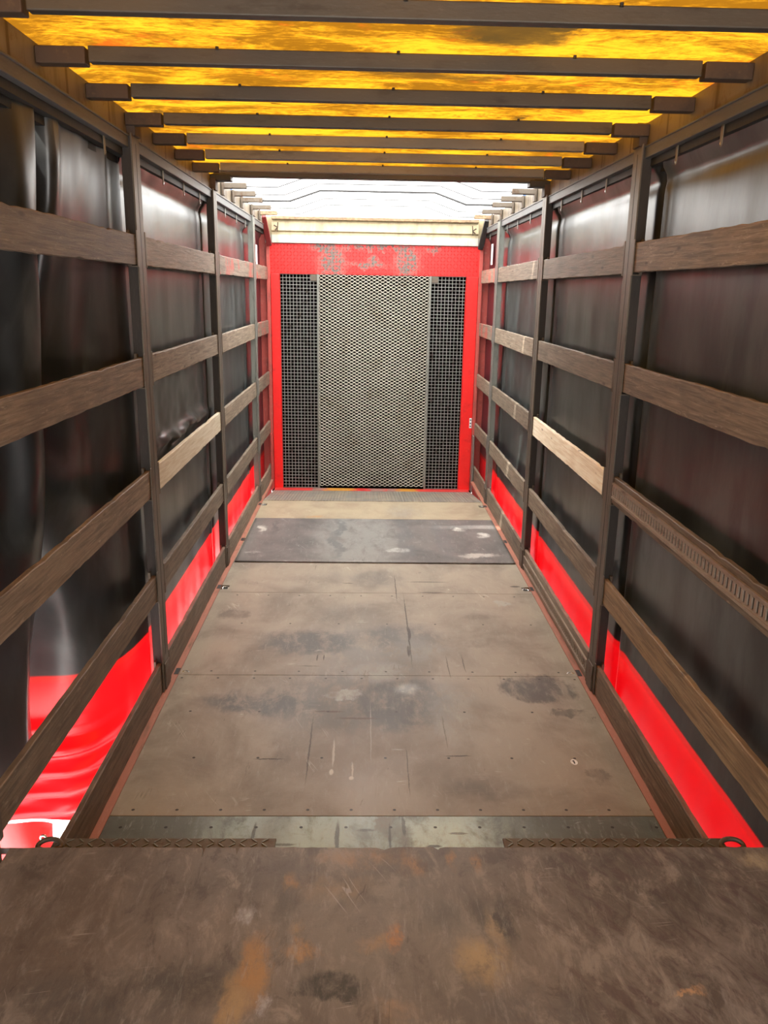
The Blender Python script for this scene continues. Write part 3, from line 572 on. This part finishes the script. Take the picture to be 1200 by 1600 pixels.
lc = thing('side_curtain', 'black curtain with a red hem on the left wall, hanging loose in the nearest bay', 'curtain', (-1.30, 4, 0))
straight_curtain('curtain_sheet', -1, 4.22, 9.68, 280, lc)
TOP = [(-1.30, 4.235), (-1.305, 4.1), (-1.29, 3.95), (-1.30, 3.7), (-1.29, 3.45), (-1.275, 3.34), (-1.36, 3.30), (-1.44, 3.24), (-1.36, 3.19), (-1.28, 3.16),
       (-1.30, 3.02), (-1.37, 2.9), (-1.29, 2.7), (-1.35, 2.45), (-1.30, 2.2), (-1.31, 1.8), (-1.30, 1.3), (-1.31, 0.5), (-1.30, -0.3), (-1.30, -1.2)]
MID = [(-1.30, 4.235), (-1.315, 4.1), (-1.335, 3.98), (-1.38, 3.8), (-1.41, 3.55), (-1.50, 3.42), (-1.62, 3.38), (-1.66, 3.34), (-1.52, 3.30), (-1.385, 3.24),
       (-1.365, 3.08), (-1.47, 2.95), (-1.375, 2.72), (-1.48, 2.45), (-1.38, 2.2), (-1.36, 1.8), (-1.32, 1.3), (-1.31, 0.5), (-1.30, -0.3), (-1.30, -1.2)]
BOT = [(-1.30, 4.235), (-1.315, 4.1), (-1.34, 3.96), (-1.40, 3.80), (-1.55, 3.70), (-1.78, 3.67), (-1.98, 3.60), (-2.0, 3.44), (-1.80, 3.32), (-1.56, 3.20),
       (-1.48, 3.02), (-1.56, 2.85), (-1.68, 2.6), (-1.62, 2.35), (-1.46, 2.15), (-1.36, 1.8), (-1.32, 1.3), (-1.31, 0.5), (-1.30, -0.3), (-1.30, -1.2)]
def loose(a, b):
    z = b; t, m_, bt = spl(TOP, a), spl(MID, a), spl(BOT, a)
    s = a*(len(TOP)-1)
    hem = -0.36 + 0.60*sstep(6.9, 8.6, s)*sstep(15.5, 13.5, s) - 0.06*sstep(1, 4, s)
    zz = lerp(hem, 2.81, b)
    zn = (zz-0.3)/2.5
    if zn > 0.55: w = sstep(0, 1, (zn-0.55)/0.45); p = (lerp(m_[0], t[0], w), lerp(m_[1], t[1], w))
    else: w = sstep(0, 1, max(0, zn)/0.55); p = (lerp(bt[0], m_[0], w), lerp(bt[1], m_[1], w))
    n1 = mn.noise(Vector((s*1.1, zz*1.4, 7)))
    amp = sstep(0.5, 3, s)
    x = p[0] + 0.018*amp*n1; y = p[1] + 0.02*amp*mn.noise(Vector((s*0.9, zz*2.0, 11)))
    if zz < 0.15:                                         # crumpled hem folds
        k = sstep(0.15, -0.1, zz)*sstep(2.0, 3.5, s)*sstep(8.5, 7, s); y -= k*(0.05*math.sin((zz*60)+s*0.8)+0.10)
    x = min(x, -1.278)
    return (x, y, zz)
def loose_uv(a, b):
    x, y, z = loose(a, b); s = a*(len(TOP)-1)
    return (s, z + 0.35*sstep(7.4, 8.4, s)*sstep(15.5, 14, s))
grid('loose_sheet', 420, 150, loose, m_curtain_shaded, lc, loose_uv)
def flap(a, b):
    return (-1.78+0.40*a, 2.95-0.02*a-0.25*(1-b)*a*0.5, -0.30+0.33*b+0.05*math.sin(a*4)*(1-b)-0.05*a*b)
fl = grid('hem_corner', 24, 18, lambda a, b: (-1.60+0.275*a+0.006*math.sin(b*5), 2.80+0.02*math.sin(a*6+b*2)-0.05*(1-b), -0.12+(0.25+0.028*math.sin(math.pi*a))*b), m_curtain_red, lc)
tag(fl, 'loose red hem corner with a metal eyelet', None)
fl['category'] = ''; del fl['category']
e = MB(); e.tube([(-1.352+0.011*math.cos(a), 2.772, 0.098+0.011*math.sin(a)) for a in [2*math.pi*i/20 for i in range(20)]], 0.005, 8, True).build('eyelet', m_shiny, lc, smooth=True)
tp = grid('torn_strip', 4, 8, lambda a, b: (-1.262-0.02*a, 4.40+0.045*a*(1-b)+0.02*b, 1.285+0.14*b), m_white, lc); tag(tp, 'white torn tip of cloth', None)

# straps hanging from the runner rail
HR = [3.35, 3.82, 4.90, 5.44, 5.99, 7.09, 7.67, 8.22, 9.33]; HL = [3.88, 4.95, 5.49, 6.0, 7.05, 7.65, 8.2]
wh = ['first', 'second', 'third', 'fourth', 'fifth', 'sixth', 'seventh', 'eighth', 'ninth']
for (sx, nm), ys in zip(SIDES, (HL, HR)):
    for i, y in enumerate(ys):
        t = thing('curtain_strap', 'small metal curtain runner strap below the %s rail, %s from the camera' % (nm, wh[i]), 'curtain hanger', (sx*1.262, y, 2.76), 'curtain runner straps')
        x0 = sx*1.258
        outl = [(-0.011, 2.77), (-0.007, 2.759), (0, 2.755), (0.007, 2.759), (0.011, 2.77), (0.012, 2.86), (-0.012, 2.86)]
        m = MB(); n = len(outl); m.v = [(x0, y+a, z) for a, z in outl]+[(x0-sx*0.004, y+a, z) for a, z in outl]
        m.f = [tuple(range(n)), tuple(range(2*n-1, n-1, -1))]+[(j, n+j, n+(j+1) % n, (j+1) % n) for j in range(n)]
        m.build('strap_plate', m_rail_flat if y < 6.4 else m_galv, t, 0.001)
        m = MB(); m.box(x0-sx*0.0035, x0-sx*0.006, y-0.004, y+0.004, 2.764, 2.772); m.build('strap_rivet', m_shiny, t)

# ------------------------------------------------------------------ floor panels
RY = [4.42, 5.845, 7.07, 8.33]                          # lashing pockets along each side
def panel(y0, y1, name, mat, label, cat, z0=-0.02, z1=0.0, xe=1.184, pk=RY, taper=0):
    R = random.Random(int(y0*100)); right = []; left = []
    for sgn, lst in ((1, right), (-1, left)):
        lst.append((sgn*xe, y0))
        for p in pk:
            a, b = p-0.045, p+0.045
            if y0 < a and b < y1: lst += [(sgn*xe, a), (sgn*(xe-0.055), a+0.006), (sgn*(xe-0.062), b-0.01), (sgn*xe, b)]
        lst.append((sgn*(xe-taper), y1))
    poly = right + left[::-1]
    m = MB(); m.prism(poly, z0, z1)
    o = m.build(name, mat, bevel=0.0012); tag(o, label, cat, 'floor sheets'); return o
panel(2.20, 3.045, 'floor_sheet', m_strip, 'blue-grey scuffed floor sheet directly below the edge of the raised deck', 'floor panel')
panel(3.049, 4.378, 'floor_sheet', m_ply, 'brown plywood floor sheet with a round dark stain at its right edge', 'floor panel')
panel(4.382, 5.738, 'floor_sheet', m_ply, 'brown plywood floor sheet between the first and second seams, grey patch in its middle', 'floor panel')
panel(5.742, 6.90, 'floor_sheet', m_ply, 'short brown plywood floor sheet just in front of the black mat', 'floor panel')
panel(6.904, 8.497, 'floor_sheet', m_plyfar, 'tan plywood floor sheet behind the black mat, below the bulkhead', 'floor panel')
o = MB(); o.v = [(x, y, z+dz) for dz in (0.003, -0.02) for x, y, z in ((-1.184, 8.50, 0), (1.184, 8.50, 0), (1.184, 9.505, -0.135), (-1.184, 9.505, -0.135))]
o.f = [(0, 1, 2, 3), (7, 6, 5, 4), (0, 4, 5, 1), (1, 5, 6, 2), (2, 6, 7, 3), (3, 7, 4, 0)]; o = o.build('ribbed_plate', m_ribbed)
tag(o, 'ribbed grey floor plate in front of the red threshold', 'floor plate')
def matz(a, b):
    x = lerp(-1.172, 1.178, a); y = lerp(6.43, 7.765, b)
    return (x, y, 0.006+0.0015*mn.noise(Vector((x*3, y*3, 0)))+(0.002 if b < 0.02 else 0))
o = grid('rubber_mat', 80, 50, matz, m_mat, solid=0.008); tag(o, 'scuffed black rubber mat lying across the floor near the bulkhead', 'mat')
for i, y in enumerate(RY):
    for sx, nm in SIDES:
        t = thing('lashing_point', 'recessed lashing ring at the %s floor edge, %s from the camera' % (nm, wh[i]), 'lashing ring', (sx*1.165, y, -0.018), 'floor lashing rings')
        p = MB(); p.box(sx*1.123, sx*1.212, y-0.044, y+0.044, -0.0195, -0.017); p.box(sx*1.186, sx*1.212, y-0.04, y+0.04, -0.017, 0.0035); p.build('pocket', m_dark, t)
        yc = y-0.012
        m = MB(); m.tube([(sx*1.15+0.022*math.cos(q), yc+0.02*math.sin(q), -0.006+0.006*math.sin(q)) for q in [2*math.pi*j/18 for j in range(18)]], 0.0045, 8, True); m.build('ring', m_shiny, t, smooth=True)
        m = MB(); m.tube([(sx*1.125, yc+0.018, -0.008), (sx*1.185, yc+0.018, -0.008)], 0.005, 8); m.build('hinge_pin', m_galv, t)
st = thing('floor_sticker', 'small oval white sticker with a dark mark on the brown floor near the right side', 'sticker', (0.934, 3.467, 0))
MB().prism([(0.934+0.017*math.cos(q), 3.467+0.024*math.sin(q)) for q in [2*math.pi*i/20 for i in range(20)]], 0.0002, 0.0015).build('paper', m_white, st)
m = MB(); m.box(0.930, 0.937, 3.452, 3.48, 0.0016, 0.0022); m.box(0.924, 0.932, 3.472, 3.477, 0.0016, 0.0022); m.build('dark_mark', m_ink, st)

# ------------------------------------------------------------------ raised deck in the foreground
dk = thing('raised_deck', 'raised brown scuffed plywood deck filling the foreground', 'deck', (0, 2.0, 0.45))
R = random.Random(4); edge = []
cr = [(-0.595, 0.05, 0.004), (-0.49, 0.035, 0.006), (-0.022, 0.03, 0.012), (-0.03, 0.012, 0.02), (0.14, 0.012, 0.008)]
x = -1.235
while x < 1.235: edge.append((x, 2.195+R.uniform(-1, 1)*0.0018+0.004*mn.noise(Vector((x*4, 0, 0))))); x += 0.02
for cx, dp, w in cr:
    edge = [e_ for e_ in edge if abs(e_[0]-cx) > w]; edge += [(cx-w, 2.192), (cx+0.002, 2.195-dp), (cx+w, 2.192)]
edge.sort()
edge = [e_ for e_ in edge if abs(e_[0]) < 1.225]      # the deck is notched around the two posts standing beside it
poly = [(-1.235, 0.2), (1.235, 0.2), (1.235, 2.012), (1.198, 2.012), (1.198, 2.1915), (1.235, 2.1915), (1.235, 2.195)] + edge[::-1] + [(-1.235, 2.195), (-1.235, 2.1915), (-1.198, 2.1915), (-1.198, 2.012), (-1.235, 2.012)]
MB().prism(poly, 0.478, 0.5).build('deck_board', m_deck, dk)
m = MB(); m.box(-1.195, 1.195, 2.13, 2.165, 0.0, 0.478); m.build('front_riser', m_dark, dk, 0.003)
m = MB(); m.box(-1.195, 1.195, 0.2, 2.12, 0.38, 0.477); m.build('under_frame', m_dark, dk)
def hinge_plate(x0, x1, nm, ringx):
    t = thing('folding_ramp_plate', 'rusty tread plate with a lifting ring on the %s half of the deck edge' % nm, 'steel plate', ((x0+x1)/2, 2.25, 0.45), 'tread plates along the deck edge')
    m = MB(); m.box(x0, x1, 2.203, 2.298, 0.448, 0.456)
    m.build('plate', m_bracket, t, 0.002)
    m = MB(); n = int((x1-x0)/0.035)
    for i in range(n):
        xx = x0+0.02+i*0.035
        for j, yy in enumerate((2.285, 2.262, 2.24, 2.218)):
            d = 0.008 if (i+j) % 2 else -0.008
            m.bar((xx-0.009, yy-d, 0.457), (xx+0.009, yy+d, 0.457), 0.004, 0.003)
    tp = m.build('tread_ridges', m_galv, t)
    m = MB(); m.tube([(ringx+0.038*math.cos(q), 2.25+0.02*math.sin(q), 0.462+0.012*max(0, math.sin(q))) for q in [2*math.pi*j/24 for j in range(24)]], 0.008, 10, True); m.build('lifting_ring', m_bracket, t, smooth=True)
hinge_plate(-1.10, -0.38, 'left', -1.10); hinge_plate(0.367, 1.10, 'right', 1.115)

# ------------------------------------------------------------------ red bulkhead
YB0 = 9.65
bh = thing('front_bulkhead', 'bright red steel bulkhead with wire and expanded metal mesh at the far end', 'bulkhead', (0, YB0, -0.13))
for x0, x1 in ((-1.187, -1.086), (1.051, 1.189)):
    m = MB(); m.box(x0, x1, YB0-0.02, YB0+0.08, -0.14, 2.374); m.build('frame_upright', m_redpaint, bh, 0.006)
m = MB(); m.box(-1.198, 1.196, YB0-0.012, YB0+0.06, 2.374, 2.704); hp = m.build('header_plate', m_header, bh, 0.003)
m = MB()
for i in range(64):
    for j in range(9):
        xx = -1.175+i*0.0371; zz = 2.396+j*0.036; d = 1 if (i+j) % 2 else -1
        a = Vector((xx-0.012, YB0-0.0135, zz-0.012*d)); b2 = Vector((xx+0.012, YB0-0.0135, zz+0.012*d))
        u = (b2-a).normalized(); w = Vector((0, 1, 0)).cross(u)
        base = len(m.v); c0 = (a+b2)/2
        m.v += [tuple(q) for q in (a, c0+w*0.005, b2, c0-w*0.005, c0+Vector((0, -0.005, 0)))]
        m.f += [(base, base+1, base+4), (base+1, base+2, base+4), (base+2, base+3, base+4), (base+3, base, base+4), (base+3, base+2, base+1, base)]
tl = m.build('tread_lozenges', m_header); tl.parent = hp
m = MB(); m.box(-1.18, 1.175, 9.508, 9.628, -0.16, -0.128); m.build('threshold', m_thresh, bh, 0.003)
hb = MB()
prof = [(9.60, 2.708), (9.62, 2.825), (9.595, 2.836), (9.62, 2.95)]
for i in range(3):
    (ya, za), (yb, zb) = prof[i], prof[i+1]; b0 = len(hb.v); hb.v += [(-1.16, ya, za), (1.16, ya, za), (1.16, yb, zb), (-1.16, yb, zb), (-1.16, ya+0.012, za), (1.16, ya+0.012, za), (1.16, yb+0.012, zb), (-1.16, yb+0.012, zb)]
    hb.f += [tuple(b0+q for q in t) for t in ((0,1,2,3),(7,6,5,4),(0,4,5,1),(2,6,7,3),(1,5,6,2),(3,7,4,0))]
hb.build('headboard', m_headboard, bh)
m = MB(); m.box(-1.24, 1.24, 9.66, 9.69, 2.706, 2.99); m.build('head_backing', m_headboard, bh)
m = MB(); m.box(-1.16, 1.16, 9.57, 9.64, 2.954, 2.987); m.build('top_rail', m_wood_tan, bh, 0.004)
for sx in (-1, 1):
    m = MB(); m.bar((sx*1.225, 9.40, 2.97), (sx*1.19, 9.60, 2.68), 0.055, 0.05, (0, 1, 0)); m.build('slanted_strut', m_darkred if sx < 0 else m_dark, bh, 0.004)
    m = MB(); m.tube([(sx*1.13, 9.57, 2.89), (sx*1.09, 9.56, 2.865), (sx*1.12, 9.56, 2.835)], 0.008); m.build('latch_hook', m_bowend, bh)
    m = MB(); m.tube([(sx*1.085, 9.56, 2.92), (sx*1.095, 9.56, 2.82)], 0.006); m.build('latch_pin', m_bowend, bh)
    m = MB(); m.box(sx*1.191, sx*1.232, 9.63, 9.70, -0.14, 2.72); m.build('side_flange', m_redfade, bh, 0.003)
    m = MB(); m.box(sx*1.234, sx*1.40, 9.69, 9.72, -0.5, 3.0); tag(m.build('trim_%d' % (9 if sx < 0 else 10), m_redfade), 'faded red end plate closing the %s side beside the bulkhead' % ('left' if sx < 0 else 'right'), None, kind='structure')
    m = MB(); m.box(sx*1.325, sx*1.36, 9.2, 9.72, -0.5, 3.0); tag(m.build('trim_%d' % (11 if sx < 0 else 12), m_dark), 'dark blocking strip added outside the %s curtain beside the bulkhead' % ('left' if sx < 0 else 'right'), None, kind='structure')  # unseen strip added to keep daylight out at the curtain end
    m = MB(); m.box(sx*1.193, sx*1.210, 9.50, 9.62, -0.13, 0.55); m.build('kick_strip', m_galv if sx > 0 else m_redfade, bh, 0.002)
for x0, x1 in ((-1.09, -0.66), (0.65, 1.06)):
    m = MB(); n = round((x1-x0)/0.0405); zt = 2.50; zb = -0.13
    for i in range(n+1): xx = lerp(x0, x1, i/n); m.box(xx-0.0023, xx+0.0023, YB0+0.018, YB0+0.023, zb, 2.38)
    k = round(zt/0.0385)
    for i in range(k+1): zz = zb+zt*i/k; m.box(x0, x1, YB0+0.013, YB0+0.018, zz-0.0024, zz+0.0024)
    m.build('wire_mesh', m_wire, bh)
X0, X1, Z0, Z1 = -0.641, 0.632, -0.10, 2.372
m = MB(); nc = 40; dx = (X1-X0)/nc; nr = 134; dz = (Z1-Z0)/nr
for r in range(nr):
    zc = Z0+(r+0.5)*dz; s = 1 if r % 2 else -1
    for c in range(nc):
        # zig-zag strand: neighbours touch at the knuckles, each strand leaning outward
        za = zc + (s if c % 2 else -s)*dz*0.42; zb = zc + (s if (c+1) % 2 else -s)*dz*0.42
        xa, xb = X0+c*dx, X0+(c+1)*dx; h = 0.0018
        b0 = len(m.v); y0, y1 = YB0-0.030, YB0-0.024
        m.v += [(xa, y0, za-h), (xb, y0, zb-h), (xb, y0+0.003, zb+h), (xa, y0+0.003, za+h), (xa, y1, za-h+0.001), (xb, y1, zb-h+0.001), (xb, y1, zb+h+0.001), (xa, y1, za+h+0.001)]
        m.f += [tuple(b0+q for q in t) for t in ((0,1,2,3),(3,2,6,7),(4,7,6,5),(0,4,5,1))]
tag(m.build('expanded_mesh', m_expand, bh), 'bright worn expanded metal', None)
for xx in (X0-0.006, X1+0.006):
    m = MB(); m.box(xx-0.012, xx+0.012, YB0-0.034, YB0-0.004, -0.13, 2.372); m.build('edge_angle', m_galv, bh, 0.002)
for xa, xb in ((X0-0.09, X0-0.02), (X1+0.02, X1+0.095)):
    m = MB(); m.box(xa, xb, YB0-0.008, YB0-0.002, 2.30, 2.374); m.build('corner_plate', m_bracket, bh, 0.002)
m = MB(); m.box(-1.18, 1.18, 10.35, 10.4, -0.14, 2.7); m.box(-1.23, -1.18, 9.71, 10.4, -0.14, 2.7); m.box(1.18, 1.23, 9.71, 10.4, -0.14, 2.7); m.box(-1.23, 1.23, 9.71, 10.4, -0.2, -0.14); m.box(-1.23, 1.23, 9.71, 10.4, 2.70, 2.75)
m.build('rear_compartment', m_black, bh)
for xx in (-0.9, 0.82):
    m = MB(); m.box(xx-0.10, xx+0.10, 9.95, 10.1, 1.3, 2.25); m.build('compartment_locker', m_black, bh, 0.02)
# stickers
for sx, y, z0, z1, la in ((1, 9.35, 2.50, 2.72, 'white paper sheet on the right curtain beside the farthest post'), (-1, 9.22, 2.46, 2.66, 'white paper sheet on the left curtain beside the farthest post')):
    m = MB(); m.box(sx*1.286, sx*1.289, y-0.06, y+0.06, z0, z1); tag(m.build('paper_sheet', m_white), la, 'paper')
lb = thing('rating_label', 'tiny black and white sticker low on the right red upright', 'sticker', (1.16, 9.62, 0.7))
m = MB(); m.box(1.155, 1.183, 9.6275, 9.629, 0.63, 0.75); m.build('label_back', m_white, lb)
m = MB()
for zz in (0.645, 0.68, 0.72): m.box(1.160, 1.177, 9.6265, 9.6275, zz, zz+0.015)
m.build('printed_marks', m_ink, lb)
